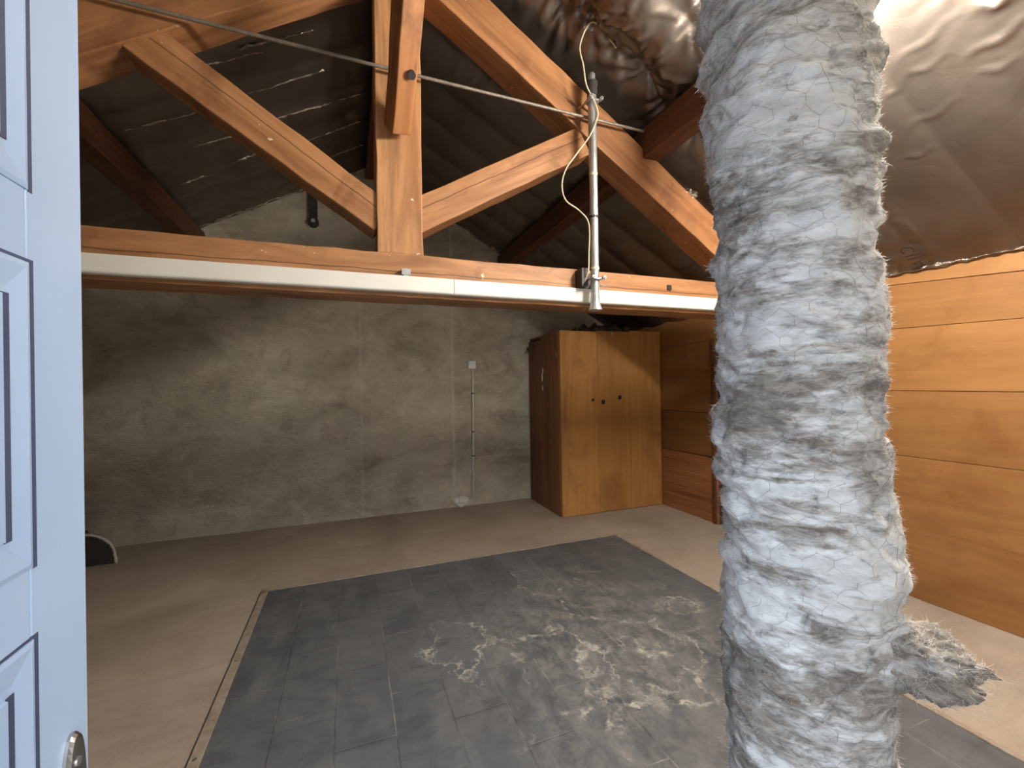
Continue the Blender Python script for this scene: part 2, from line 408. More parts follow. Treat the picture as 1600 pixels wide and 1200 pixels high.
def timber(name, p0, p1, w, h, mat, parent=None, jit=.0025, up=(0, 0, 1), bevel=.006):
    """squared timber whose local x runs along its length; w across, h along 'up'"""
    p0, p1 = Vector(p0), Vector(p1); d = p1 - p0; L = d.length; x = d.normalized()
    z = Vector(up); z = (z - x * z.dot(x)).normalized(); y = z.cross(x)
    k = max(2, int(L / .12)); vs = []; fs = []
    for i in range(k + 1):
        for (a, b_) in ((-1, -1), (1, -1), (1, 1), (-1, 1)):
            jj = jit
            vs.append(((i / k - .5) * L, a * w / 2 + random.uniform(-jj, jj), b_ * h / 2 + random.uniform(-jj, jj)))
    for i in range(k):
        for j in range(4):
            q = (j + 1) % 4; fs.append((i * 4 + j, (i + 1) * 4 + j, (i + 1) * 4 + q, i * 4 + q))
    fs.append((0, 1, 2, 3)); fs.append((k * 4 + 3, k * 4 + 2, k * 4 + 1, k * 4))
    me = bpy.data.meshes.new(name); me.from_pydata(vs, [], fs); me.update(); me.materials.append(mat)
    bm = bmesh.new(); bm.from_mesh(me); bmesh.ops.recalc_face_normals(bm, faces=bm.faces); bm.to_mesh(me); bm.free()
    o = bpy.data.objects.new(name, me); COL.objects.link(o)
    c = (p0 + p1) / 2
    if parent is not None: o.parent = parent; c = c - parent.location
    M = Matrix((x, y, z)).transposed().to_4x4(); M.translation = c
    o.matrix_basis = M
    md = o.modifiers.new('edge', 'BEVEL'); md.width = bevel; md.segments = 2; md.limit_method = 'ANGLE'; md.angle_limit = math.radians(45)
    return o
def fbm(p, o=4): return noise.fractal(Vector(p), 1.0, 2.0, o)

# ================================================================== THE SETTING
mb = MB(); mb.box(XL - .2, XR + 1.2, YF - .25, YB + .2, -.12, 0)
tag(mb.build('floor', FLOOR), 'dusty brown chipboard floor of the attic room', 'floor', kind='structure')

# back gable wall with rough plaster surface
mb = MB(); nx, nz = 150, 96; idx = {}
vs = []; fs = []
for i in range(nx + 1):
    x = XL - .1 + (XR - XL + .2) * i / nx
    top = roofz(x) + .06
    for j in range(nz + 1):
        z = top * j / nz
        d = .012 * fbm((x * 2.1, 3.1, z * 2.6)) + .007 * fbm((x * 8, 1.7, z * 12))
        vs.append((x, YB + d, z))
for i in range(nx):
    for j in range(nz):
        a = i * (nz + 1) + j; fs.append((a, a + nz + 1, a + nz + 2, a + 1))
mb.add(vs, fs)
o = len(vs); mb.box(XL - .1, XR + .1, YB + .03, YB + .2, 0, 2.2)
tag(mb.build('wall_back', PLASTER, base='bottom', smooth=True), 'rough grey plaster gable wall at the back', 'wall', kind='structure')

# right wall of wide boards, with an open doorway into a dark passage
mb = MB(); X0 = XR
def boards(y0, y1, hs, tones, xo=0.0):
    for k in range(len(hs) - 1):
        (a0, a1), (b0, b1) = hs[k], hs[k + 1]
        pr = random.uniform(0, .006) - xo; g = .0018
        mb.add([(X0 - pr, y0, a0 + g), (X0 - pr, y1, a1 + g), (X0 - pr, y1, b1 - g), (X0 - pr, y0, b0 - g),
                (X0 + .02, y0, a0 + g), (X0 + .02, y1, a1 + g), (X0 + .02, y1, b1 - g), (X0 + .02, y0, b0 - g)],
               [(0, 3, 2, 1), (4, 5, 6, 7), (0, 1, 5, 4), (1, 2, 6, 5), (2, 3, 7, 6), (3, 0, 4, 7)], tones[k])
boards(YF, 2.45, [(0, 0), (.96, .965), (1.405, 1.42), (1.80, 1.865), (1.985, 2.21), (2.32, 2.32)], [.52, .44, .60, .50, .62])
boards(2.45, 3.48, [(1.945, 1.945), (2.32, 2.32)], [.45])
boards(3.48, YB, [(1.165, 1.165), (1.935, 1.935), (2.32, 2.32)], [.34, .50])
boards(3.48, YB, [(.70, .685), (1.163, 1.163)], [.16])
tag(mb.build('wall_right', W_PANEL, base='bottom', bevel=.002), 'orange plywood board wall on the right', 'wall', kind='structure')
mb = MB()                                                       # pine cladding below
zz = 0.0
for k in range(7):
    mb.box(XR - .004, XR + .02, 3.48, 4.36, zz + .001, zz + .0975, .40 + .12 * random.random()); zz += .0985
cl = mb.build('wall_cladding', W_PINE, bevel=.003); tag(cl, 'knotty pine boards low on the right wall beside the cupboard', 'cladding', kind='structure')
cl.name = 'trim_2'
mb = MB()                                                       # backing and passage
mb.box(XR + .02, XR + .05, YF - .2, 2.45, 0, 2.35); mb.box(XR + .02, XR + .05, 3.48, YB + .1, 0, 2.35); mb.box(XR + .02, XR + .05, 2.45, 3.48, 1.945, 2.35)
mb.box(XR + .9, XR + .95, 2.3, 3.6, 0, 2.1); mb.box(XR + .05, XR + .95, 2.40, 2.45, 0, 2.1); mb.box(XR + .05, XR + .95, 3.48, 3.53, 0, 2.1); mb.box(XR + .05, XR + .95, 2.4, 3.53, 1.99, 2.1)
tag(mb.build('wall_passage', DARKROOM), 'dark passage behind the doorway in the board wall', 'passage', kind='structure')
mb = MB(); mb.box(XR - .022, XR + .02, 3.495, 3.535, 0, 1.95, .3); mb.box(XR - .022, XR + .02, 2.42, 2.48, 0, 1.95, .3)
tag(mb.build('trim_1', W_DARK, bevel=.003), 'dark wooden jambs of the passage doorway', 'door trim', kind='structure')

mb = MB(); mb.box(XL - .15, XL, YF - .2, YB + .1, 0, 2.35)
tag(mb.build('wall_left', PLASTERW), 'left side wall behind the open door', 'wall', kind='structure')
mb = MB()                                                       # front wall round the doorway the camera stands in
mb.box(XL - .1, -.405, YF - .2, YF, 0, 2.4); mb.box(.50, XR + .1, YF - .2, YF, 0, 2.4); mb.box(-.405, .50, YF - .2, YF, 2.13, 2.4)
mb.add([(XL - .1, YF - .1, 2.2), (XR + .1, YF - .1, 2.2), (RX, YF - .1, RZ + .1)], [(0, 1, 2)])
tag(mb.build('wall_front', PLASTERW), 'front wall with the entrance doorway', 'wall', kind='structure')

# ceiling: insulation foil stapled up under both roof slopes
TK = [(1.60, 2.03), (1.42, 2.01), (1.29, 2.07), (1.67, 2.09), (1.86, 2.11), (1.22, 1.99), (1.16, 2.16), (2.05, 2.13), (1.06, 2.10)]
NT = len(TK)
for q in range(40):
    TK.append((random.uniform(-2.9, 3.3), 2.10 + .42 * random.randint(-5, 7) + random.uniform(-.03, .03)))
# long folds in the sheet: (x0, y0, x1, y1, height, half width)
FOLDS = [(2.34, 1.20, 2.30, .98, .010, .014), (2.42, 1.22, 2.42, 1.05, .010, .012), (2.47, 1.02, 2.45, .82, .014, .016), (2.47, 1.32, 2.43, 1.22, .009, .012),
         (2.65, 1.32, 2.62, 1.10, .008, .014), (2.79, 1.42, 2.81, 1.28, .008, .010), (2.56, 1.03, 2.58, .90, .009, .014), (2.32, .93, 2.33, .80, .030, .022), (2.36, .90, 2.31, .86, .022, .018),
         (1.60, 2.03, 1.63, 1.78, .022, .013), (1.60, 2.03, 1.66, 1.62, .018, .013), (1.42, 2.01, 1.40, 1.75, .020, .013), (1.60, 2.03, 1.88, 1.85, .020, .014), (1.86, 2.11, 2.02, 1.92, .018, .012),
         (1.42, 2.01, 1.60, 2.03, .020, .012), (1.29, 2.07, 1.42, 2.01, .018, .012), (1.22, 1.99, 1.20, 1.80, .016, .014), (1.60, 2.03, 1.45, 1.82, .014, .012), (1.86, 2.11, 1.78, 1.90, .016, .012)]
def sag(x, y, side):
    ph = ((y - 2.10) / .42) % 1.0
    amp = (.016 if y < 2.0 else .028) if side > 0 else .026
    d = amp * (math.sin(math.pi * ph) ** .6)
    if side > 0 and 1.60 < y < 2.08 and x < 2.05: d += .085 * math.sin(math.pi * min(1, max(0, (y - 1.60) / .50))) ** .7 * min(1, (2.05 - x) * 3)
    smooth_ = side > 0 and y < 1.6
    st = fbm((x * 2.0, y * 5.0, 1.3), 3) if smooth_ else fbm((x * 6.5, y * 2.0, 3.7))
    d += .010 * (.45 if smooth_ else 1) * st + .006 * (.25 if smooth_ else 1) * abs(fbm((x * 9, y * 9, 5.1), 5))
    for i, (tx, ty) in enumerate(TK):
        dx, dy = x - tx, y - ty
        if abs(dx) > .45 or abs(dy) > .45: continue
        r = math.hypot(dx, dy); th = math.atan2(dy, dx); big = i < NT
        if side < 0 and tx > RX or side > 0 and tx < RX: continue
        d -= (.05 if big else .035) * math.exp(-r / .07)
        d += (.020 if big else .012) * math.exp(-r / (.17 if big else .13)) * min(1, r / .05) * math.sin(th * 7 + 2.6 * math.sin(th * 3 + tx * 7))
    if side > 0:
        for (x0, y0, x1, y1, h, w) in FOLDS:
            ex, ey = x1 - x0, y1 - y0; L2 = ex * ex + ey * ey
            t = ((x - x0) * ex + (y - y0) * ey) / L2
            if -.1 < t < 1.1:
                px_, py_ = x - x0 - t * ex + .01 * math.sin(t * 9), y - y0 - t * ey
                q = (px_ * px_ + py_ * py_) / (w * w)
                if q < 8: d += h * math.exp(-q) * max(0, math.sin(math.pi * min(1, max(0, t * .84 + .08))))
    return d
mb = MB()
for side in (-1, 1):
    s_ = SR if side > 0 else SL
    xe = XR + .10 if side > 0 else XL - .10
    L = abs(xe - RX); nu, nv = (int(L / .022), 210)
    if side > 0: nu = int(L / .0135)
    ys = [YF - .22 + (YB - YF + .30) * j / nv for j in range(nv + 1)]
    if side > 0: ys = sorted([y for y in ys if not .78 < y < 2.4] + [.78 + 1.62 * j / 120 for j in range(121)])
    nv = len(ys) - 1
    nrm = Vector((-side * s_, 0, -1)).normalized()
    vs = []; fs = []
    for i in range(nu + 1):
        x = RX + (xe - RX) * i / nu
        for y in ys:
            vs.append(Vector((x, y, roofz(x))) + nrm * sag(x, y, side))
    for i in range(nu):
        for j in range(nv):
            a = i * (nv + 1) + j
            q = (a, a + nv + 1, a + nv + 2, a + 1); fs.append(q if side < 0 else tuple(reversed(q)))
    mb.add(vs, fs)
ceil = tag(mb.build('ceiling', FOIL, smooth=True), 'crumpled brown insulation foil lining both roof slopes', 'ceiling', kind='structure')
def ribbon(pts, nrm, w, amp, seed, lift=.02):
    """crinkled folded foil edge running along pts"""
    mbr = MB(); P = [Vector(p) for p in pts]; tot = sum((P[i + 1] - P[i]).length for i in range(len(P) - 1))
    k = max(8, int(tot / .014)); vs = []; fs = []; n_ = Vector(nrm).normalized(); m_ = 5
    for i in range(k + 1):
        t = i / k * (len(P) - 1); a = min(int(t), len(P) - 2); p = P[a].lerp(P[a + 1], t - a); d = (P[a + 1] - P[a]).normalized()
        c_ = n_.cross(d)
        w_ = w * max(.06, .45 + 1.3 * fbm((i * .09, seed, 0), 2))
        for j in range(m_):
            u = j / (m_ - 1) - .5
            q = p + c_ * (u * w_ + amp * .5 * fbm((i * .23, seed * 1.7, 1))) + n_ * (lift + amp * fbm((i * .35, u * 2.5, seed), 3) + amp * (.5 - abs(u)) * 1.5)
            vs.append(q)
    for i in range(k):
        for j in range(m_ - 1): a = i * m_ + j; fs.append((a, a + m_, a + m_ + 1, a + 1))
    mbr.add(vs, fs); return mbr
nR = Vector((-SR, 0, -1)); nL = Vector((SL, 0, -1))
def onroof(x, y): return (x, y, roofz(x))
seams = [((-.62, 3.06), (-.20, 3.06)), ((-.70, 3.48), (-.15, 3.46)), ((-.55, 3.85), (.16, 3.87)), ((-.36, 4.31), (.12, 4.28)), ((-.25, 4.73), (.16, 4.72)),
         ((-1.36, 3.49), (-.90, 3.52)), ((-1.48, 3.97), (-1.25, 3.96)), ((-1.08, 3.88), (-.80, 3.90)), ((-.92, 4.27), (-.70, 4.25)), ((-1.40, 4.32), (-1.02, 4.34)), ((-.80, 3.12), (-.50, 3.13))]
for k, (a, b_) in enumerate(seams):
    r_ = ribbon([onroof(*a), onroof(*b_)], nL, .016, .011, k * 3.3, .024).build('foil_seam', FOIL_EDGE, ceil, smooth=True)
    tag(r_, 'bright crinkled foil seam')
# foil edges against the walls
tag(ribbon([(XR - .012, .3, 2.235), (XR - .012, 2.3, 2.235)], (-1, 0, -.35), .045, .024, 90, .006).build('foil_edge', FOIL_EDGE, ceil, smooth=True), 'glinting torn foil edge along the board wall')
tag(ribbon([(-1.75, YB - .03, roofz(-1.75) - .02), (-.3, YB - .03, roofz(-.3) - .03)], (.3, -1, -.5), .05, .022, 91, .01).build('foil_edge', FOIL_EDGE, ceil, smooth=True), 'glinting torn foil edge along the plaster gable')
tag(ribbon([(1.15, YB - .03, roofz(1.15) - .02), (2.3, YB - .03, roofz(2.3) - .03)], (-.3, -1, -.5), .03, .012, 92, .01).build('foil_edge', FOIL_EDGE, ceil, smooth=True), 'torn foil edge right of the king post')
for k in range(3):
    tag(ribbon([(2.02 + .12 * k, 2.46 + .02 * k, 3.02 - .07 * k), (2.10 + .10 * k, 2.62 - .12 * k, 2.93 - .06 * k)], (-.3, -1, -.4), .16, .05, 70 + 5 * k, .01).build('foil_scrap', FOIL_EDGE, ceil, smooth=True), 'crumpled foil scrap hanging by the rafter')
# faded print on the foil
tc = bpy.data.curves.new('foil_print', 'FONT'); tc.body = 'CIIA'; tc.size = .105; tc.space_character = 1.15; tc.extrude = .0006
to = bpy.data.objects.new('tmp_print', tc); COL.objects.link(to)
bpy.context.view_layer.update()
dg = bpy.context.evaluated_depsgraph_get()
me = bpy.data.meshes.new_from_object(to.evaluated_get(dg)); bpy.data.objects.remove(to)
me.name = 'foil_print'; me.materials.clear(); me.materials.append(PRINT)
po = bpy.data.objects.new('foil_print', me); COL.objects.link(po)
ax = Vector((1, 0, -SR)).normalized(); ay = Vector((0, 1, 0)); az = ax.cross(ay)
po.parent = ceil
Mx = Matrix((ax, ay, az)).transposed().to_4x4(); Mx.translation = Vector((3.335, 1.66, roofz(3.335) - .040)) - ceil.location
po.matrix_basis = Mx
tag(po, 'faded dark capital letters printed on the foil')

# ================================================================== ROOF TIMBERS
YT = 2.30
truss = tag(empty('roof_truss', (RX, YT + .1, 1.965)), 'big orange-brown timber king-post truss spanning the room', 'roof truss')
timber('tie_beam', (XL + .01, YT + .10, 2.078), (XR - .012, YT + .10, 2.078), .20, .226, W_TIE, truss)
timber('king_post', (RX - .008, YT + .10, 2.188), (RX - .008, YT + .10, 3.90), .20, .232, W_POST, truss, up=(1, 0, 0))
def rl(x): return 3.317 - .632 * (abs(x - RX) - .628)           # rafter underside
for sgn in (1, -1):
    a, b_ = RX + sgn * .02, RX + sgn * 2.36
    off = Vector((sgn * .632, 0, 1)).normalized() * .115
    timber('principal_rafter', Vector((a, YT + .09, rl(a))) + off, Vector((b_, YT + .09, rl(b_))) + off, .18, .225, W_BEAM, truss)
timber('strut', (.33, YT + .09, 2.392), (1.375, YT + .09, 2.998), .15, .172, W_STRUT, truss)
timber('strut', (.18, YT + .09, 2.372), (-.86, YT + .09, 3.062), .15, .172, W_STRUT, truss)
mb = MB(); mb.tube([(.283, YT + .01, 2.088), (.283, YT - .03, 2.088)], .022, 8); mb.box(.262, .306, YT - .032, YT - .004, 2.075, 2.105)
tag(mb.build('bolt', STEEL, truss), 'grey bolt head in the tie beam')
mb = MB()
mb.obox(Matrix.Translation((1.985, YT - .004, 2.125)), .03, .014, .03); tag(mb.build('nail_plate', DARKMETAL, truss), 'dark nail plate near the right end of the tie beam')

bt = tag(empty('diagonal_brace', (.25, YT - .03, 2.79)), 'short knotty timber brace leaning off the face of the king post', 'roof brace')
br = timber('brace_timber', (.252, YT - .03, 2.815), (.280, 1.10, 3.865), .10, .12, W_BRACE, bt, up=(0, -.7, .7), jit=.003)
mb = MB(); mb.tube([(.292, 2.045, 2.962), (.292, 2.022, 2.937)], .019, 12); tag(mb.build('bolt', DARKMETAL, bt), 'round dark bolt head')

tag(timber('ridge_beam', (RX, YF + .01, 3.965), (RX, YB - .015, 3.965), .12, .14, W_DARK), 'long timber under the roof ridge above the king post', 'ridge beam')
def purlin(x, label):
    zc = roofz(x) - .165
    return tag(timber('purlin', (x, YF + .01, zc), (x, YB - .02, zc), .13, .19, W_DARK, up=(0, 0, 1)), label, 'purlin', 'purlins carrying the roof')
purlin(1.86, 'dark roof purlin crossing the right-hand rafter near the wrapped flue')
purlin(-1.42, 'dark roof purlin low on the left slope beside the open door')

# white trunking along the tie beam: two lengths butted together
def trunk(x0, x1, label):
    mb = MB(); y1, y0, z0, z1, r = YT - .003, YT - .036, 1.985, 2.068, .014
    prof = [(y1, z1), (y0, z1)] + [(y0 + r - r * math.cos(t), z0 + r - r * math.sin(t)) for t in [k * math.pi / 12 for k in range(7)]] + [(y1, z0)]
    k = 24; vs = []; fs = []; m_ = len(prof)
    for i in range(k + 1):
        x = x0 + (x1 - x0) * i / k; w = .002 * fbm((x * 2, 4, 0), 2)
        for (y, z) in prof: vs.append((x, y, z + w))
    for i in range(k):
        for j in range(m_): q = (j + 1) % m_; fs.append((i * m_ + j, (i + 1) * m_ + j, (i + 1) * m_ + q, i * m_ + q))
    fs.append(tuple(range(m_))); fs.append(tuple(reversed(range(k * m_, k * m_ + m_))))
    mb.add(vs, fs); o = mb.build('white_trunking', PVC)
    return tag(o, label, 'trunking', 'white trunking along the tie beam')
trunk(XL + .02, .531, 'long white trunking strip along the tie beam, left of the joint')
trunk(.534, XR - .03, 'white trunking strip along the tie beam behind the steel pole')

# ------------------------------------------------------------------ steel pole clamped to the truss
pole = tag(empty('steel_pole', (1.362, 2.20, 1.93)), 'upright galvanised steel pole clamped to the truss', 'pole')
px, py = 1.362, 2.20
mb = MB(); mb.tube([(px, py, 1.955), (px, py, 2.06), (px, py, 2.9), (px, py, 3.20)], .0245, 18); mb.build('tube', STEEL, pole, smooth=False)
mb = MB(); mb.tube([(px, py, 3.19), (px, py, 3.235)], .030, 16); mb.tube([(px, py, 3.235), (px, py, 3.27)], .034, 16); tag(mb.build('sleeve', DARKMETAL, pole), 'dark rubber sleeve at the top')
mb = MB(); mb.tube([(px, py, 3.26), (px, py, 3.315), (px, py, 3.325)], [.020, .020, .014], 14); mb.build('end_cap', STEEL, pole)
mb = MB(); mb.tube([(px, py, 1.93), (px, py, 1.945), (px, py, 1.975), (px, py, 2.02)], [.042, .036, .028, .0255], 16); tag(mb.build('foot', STEEL, pole), 'flared foot of the pole')
def clamp(z, wide):
    mb = MB()
    ring = [(px + .031 * math.cos(t), py + .031 * math.sin(t), z) for t in [2 * math.pi * k / 16 for k in range(17)]]
    mb.tube(ring, .007, 6)
    mb.tube([(px - wide, py + .085, z + .004), (px - .028, py + .01, z), (px - .034, py - .035, z), (px, py - .034, z - .004), (px + .034, py - .03, z + .004), (px + .03, py + .01, z), (px + .05, py + .085, z)], .006, 6)
    c_ = mb.build('clamp', STEEL, pole)
    for sx in (-1, 1):
        m2 = MB(); m2.tube([(px + sx * .036, py - .05, z + .003), (px + sx * .036, py - .03, z + .003)], .011, 6); m2.tube([(px + sx * .036, py - .06, z + .003), (px + sx * .036, py + .07, z + .003)], .0045, 6)
        m2.build('bolt', STEEL, c_)
clamp(3.155, .045); clamp(2.112, .05)
mb = MB(); mb.tube([(px + .02, py - .02, 2.075), (px + .045, py - .005, 2.072), (px + .075, py + .01, 2.082)], .005, 6); mb.build('tie_wire', STEEL, pole)
mb = MB(); mb.box(px - .075, px - .035, py + .02, YT - .001, 2.072, 2.18); mb.box(px - .075, px + .03, YT - .010, YT - .001, 2.072, 2.17); tag(mb.build('bracket', DARKMETAL, pole), 'dark steel bracket behind the pole')
for z in (2.168, 2.72, 2.47):
    mb = MB(); mb.tube([(px, py, z), (px, py, z + .014)], .0262, 16); tag(mb.build('tape_band', CABLE if z != 2.47 else DARKMETAL, pole), 'band of tape round the pole')

cpts = [(1.46, 2.09, 3.42), (1.316, 2.10, 3.535), (1.258, 2.15, 3.429), (1.28, 2.155, 3.32), (1.300, 2.16, 3.219), (1.345, 2.163, 3.15), (1.374, 2.163, 3.09), (1.370, 2.163, 3.037), (1.318, 2.162, 2.927),
        (1.23, 2.16, 2.808), (1.159, 2.16, 2.707), (1.133, 2.16, 2.613), (1.156, 2.16, 2.533), (1.241, 2.165, 2.49), (1.300, 2.17, 2.442), (1.318, 2.18, 2.372), (1.318, 2.19, 2.268), (1.316, 2.20, 2.15), (1.30, 2.25, 2.09)]
mb = MB(); mb.tube(smooth_path(cpts, 8), .0042, 8)
tag(mb.build('cable', CABLE, smooth=True), 'thin cream cable looping loosely beside the steel pole', 'cable')

rp = [(-1.62 + 3.38 * k / 40, YT - .055 + .0 * k, 3.112 - .0155 * (-1.62 + 3.38 * k / 40) - .006 * math.sin(math.pi * k / 40)) for k in range(41)]
mb = MB(); mb.tube(rp, .0085, 10)
tag(mb.build('steel_cable', ROPE, smooth=True), 'thin taut steel cable stretched across in front of the king post', 'cable')

# ------------------------------------------------------------------ fluorescent lamp under the right roof slope
lamp = tag(empty('tube_lamp', (1.81, .91, 2.84)), 'lit tube lamp fixed under the right roof slope behind the wrapped flue', 'lamp')
lx = 1.81
lz = 2.84
LY0, LY1 = .30, 1.52
mb = MB(); mb.box(lx - .022, lx + .022, LY0, LY1, lz + .042, lz + .075); mb.build('batten', BOXW, lamp, bevel=.004)
mb = MB(); mb.tube([(lx, LY0 + .05, lz), (lx, LY1 - .05, lz)], .019, 16); tag(mb.build('tube', TUBE, lamp, smooth=True), 'glowing white tube')
for y0 in (LY0 + .015, LY1 - .05):
    mb = MB(); mb.box(lx - .018, lx + .018, y0, y0 + .03, lz - .018, lz + .044); mb.build('tube_holder', BOXW, lamp, bevel=.003)
for y0 in (.52, 1.30):
    mb = MB(); mb.tube([(lx, y0, lz + .07), (lx, y0, roofz(1.86) - .165 - .095)], .005, 8); mb.build('hanger', STEEL, lamp)

# ================================================================== CUPBOARD IN THE CORNER
cup = tag(empty('plank_cupboard', (2.9, 4.75, 0)), 'tall plain plank cupboard boxed into the far right corner', 'cupboard')
cx0, cx1, cy0, cy1, cz = 2.21, XR - .012, 4.33, YB - .03, 2.10
mb = MB()
for k, (a, b_, tn) in enumerate([(cx0 + .075, 2.690, .66), (2.694, 3.141, .50), (3.144, cx1, .56)]):
    mb.box(a, b_, cy0 + .002 * (k % 2), cy0 + .022, .006, cz + .012 * k, tn)
mb.build('front_boards', W_CUP, cup, bevel=.0025)
mb = MB(); mb.box(cx0, cx0 + .073, cy0 - .006, cy0 + .06, .003, cz + .004, .5); tag(mb.build('corner_post', W_CUP, cup, bevel=.004), 'reddish corner post')
mb = MB()
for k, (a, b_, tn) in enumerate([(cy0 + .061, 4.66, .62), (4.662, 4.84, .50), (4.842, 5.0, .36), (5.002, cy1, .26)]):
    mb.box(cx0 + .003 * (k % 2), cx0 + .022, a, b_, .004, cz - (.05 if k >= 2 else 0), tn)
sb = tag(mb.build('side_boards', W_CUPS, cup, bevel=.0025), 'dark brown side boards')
mb = MB(); mb.box(cx0 + .02, cx1, cy0 + .02, cy1, cz - .03, cz - .005, .3); mb.build('top_board', W_CUPS, cup)
for (x, z, w, h) in ((2.624, 1.31, .026, .030), (2.762, 1.283, .036, .046), (2.99, 1.33, .034, .046)):
    mb = MB(); mb.box(x - w / 2, x + w / 2, cy0 - .016, cy0 + .01, z - h / 2, z + h / 2); tag(mb.build('peg', BLACK, cup, bevel=.003), 'small square black peg')
mb = MB(); mb.tube([(2.885, cy0 + .01, 2.095), (2.885, cy0 - .02, 2.092), (2.885, cy0 - .028, 2.075), (2.885, cy0 - .018, 2.062)], .008, 8); tag(mb.build('hook', BOXW, cup, smooth=True), 'small pale hook at the top edge')
mb = MB(); mb.box(cx0 - .055, cx0 + .01, 5.10, 5.15, 1.93, 1.965); mb.tube([(cx0 - .05, 5.125, 1.93), (cx0 - .05, 5.125, 1.975)], .014, 8); tag(mb.build('latch', DARKMETAL, cup), 'dark iron latch sticking out of the side')
for (y, z, s_) in ((4.79, 1.66, 1), (4.81, 1.58, 1.3), (4.80, 1.45, .8), (4.42, 1.83, .5)):      # paint scuffs
    vs = []
    for k in range(12):
        t = 2 * math.pi * k / 12; r = s_ * (.7 + .5 * random.random())
        vs.append((cx0 - .0015, y + .012 * r * math.cos(t), z + .04 * r * math.sin(t)))
    mb = MB(); mb.add(vs + [(v[0] + .003, v[1], v[2]) for v in vs], [tuple(range(12)), tuple(range(23, 11, -1))] + [(k, (k + 1) % 12, 12 + (k + 1) % 12, 12 + k) for k in range(12)])
    tag(mb.build('paint_scuff', CHALK, cup), 'white paint scuff')
# crumpled foil lying on top of the cupboard
mb = MB(); vs = []; fs = []; nu, nv = 60, 36
for i in range(nu + 1):
    for j in range(nv + 1):
        u, v = i / nu, j / nv
        x = 2.55 + .92 * u + .05 * fbm((v * 5, 3, 1)); y = 4.42 + .68 * v + .06 * fbm((u * 6, 8, 2))
        z = cz - .004 + .02 + .20 * max(0, fbm((u * 5, v * 4, 4), 4) + .35) * math.sin(math.pi * u) ** .5 * math.sin(math.pi * v) ** .5
        vs.append((x, y, z))
for i in range(nu):
    for j in range(nv): a = i * (nv + 1) + j; fs.append((a, a + nv + 1, a + nv + 2, a + 1))
mb.add(vs, fs); o = mb.build('foil_offcut', m_foil('dark_foil', (.24, .19, .15), .24, .9, 22.0), base='bottom'); o.location.z = cz + .014
md = o.modifiers.new('thick', 'SOLIDIFY'); md.thickness = .003
tag(o, 'crumpled dark foil offcut lying on top of the plank cupboard', 'foil')

# ------------------------------------------------------------------ electrics on the back wall
yw = YB - .012
jb = tag(empty('junction_box', (1.44, yw, 1.755)), 'small white square junction box on the plaster wall', 'junction box')
mb = MB(); mb.box(1.392, 1.488, yw - .028, yw + .012, 1.706, 1.804); mb.build('box', BOXW, jb, bevel=.006)
mb = MB(); mb.box(1.398, 1.482, yw - .036, yw - .028, 1.712, 1.798); mb.build('lid', BOXW, jb, bevel=.004)
cd = tag(empty('conduit', (1.452, yw, .12)), 'thin pale conduit running down from the junction box', 'conduit')
mb = MB(); mb.tube([(1.450, yw - .012, 1.71), (1.448, yw - .012, 1.2), (1.440, yw - .012, .7), (1.428, yw - .012, .10)], .0105, 10); mb.build('pipe', CONDUIT, cd, smooth=True)
mb = MB(); mb.tube([(1.396, yw - .008, .48), (1.388, yw - .008, .12)], .004, 8); mb.tube([(1.396, yw - .008, .48), (1.42, yw - .008, .56)], .004, 8); mb.build('wire', CONDUIT, cd)
for z in (.62, .92, 1.4):
    mb = MB(); mb.box(1.426, 1.460, yw - .026, yw + .004, z - .006, z + .006); tag(mb.build('clip', DARKMETAL, cd, bevel=.002), 'dark pipe clip')
mb = MB(); k = 14; vs = []; fs = []                               # broken plaster lump
me = bpy.data.meshes.new('plaster_lump'); bm = bmesh.new(); bmesh.ops.create_icosphere(bm, subdivisions=4, radius=1)
for v in bm.verts:
    f = 1 + .35 * fbm(v.co * 1.6 + Vector((3, 1, 7)), 4)
    v.co = Vector((v.co.x * .085 * f, v.co.y * .03 * f, v.co.z * .062 * f))
bm.to_mesh(me); bm.free(); me.materials.append(CHALK)
o = bpy.data.objects.new('plaster_lump', me); COL.objects.link(o); o.location = (1.29, YB - .025, .070)
tag(o, 'broken white plaster lump at the foot of the conduit', 'plaster lump')
st = tag(empty('iron_hanger', (-.34, YB - .03, 3.29)), 'dark iron hanger bar high on the gable wall', 'wall bracket')
mb = MB(); mb.box(-.385, -.30, YB - .06, YB + .01, 3.36, 3.72); mb.build('bar', DARKMETAL, st, bevel=.004)
mb = MB(); mb.tube([(-.342, YB - .075, 3.325), (-.342, YB + .01, 3.325)], .055, 16); mb.build('plate', DARKMETAL, st, bevel=.004)
mb = MB(); mb.tube([(-.342, YB - .095, 3.325), (-.342, YB - .07, 3.325)], .022, 10); mb.build('bolt', STEEL, st)

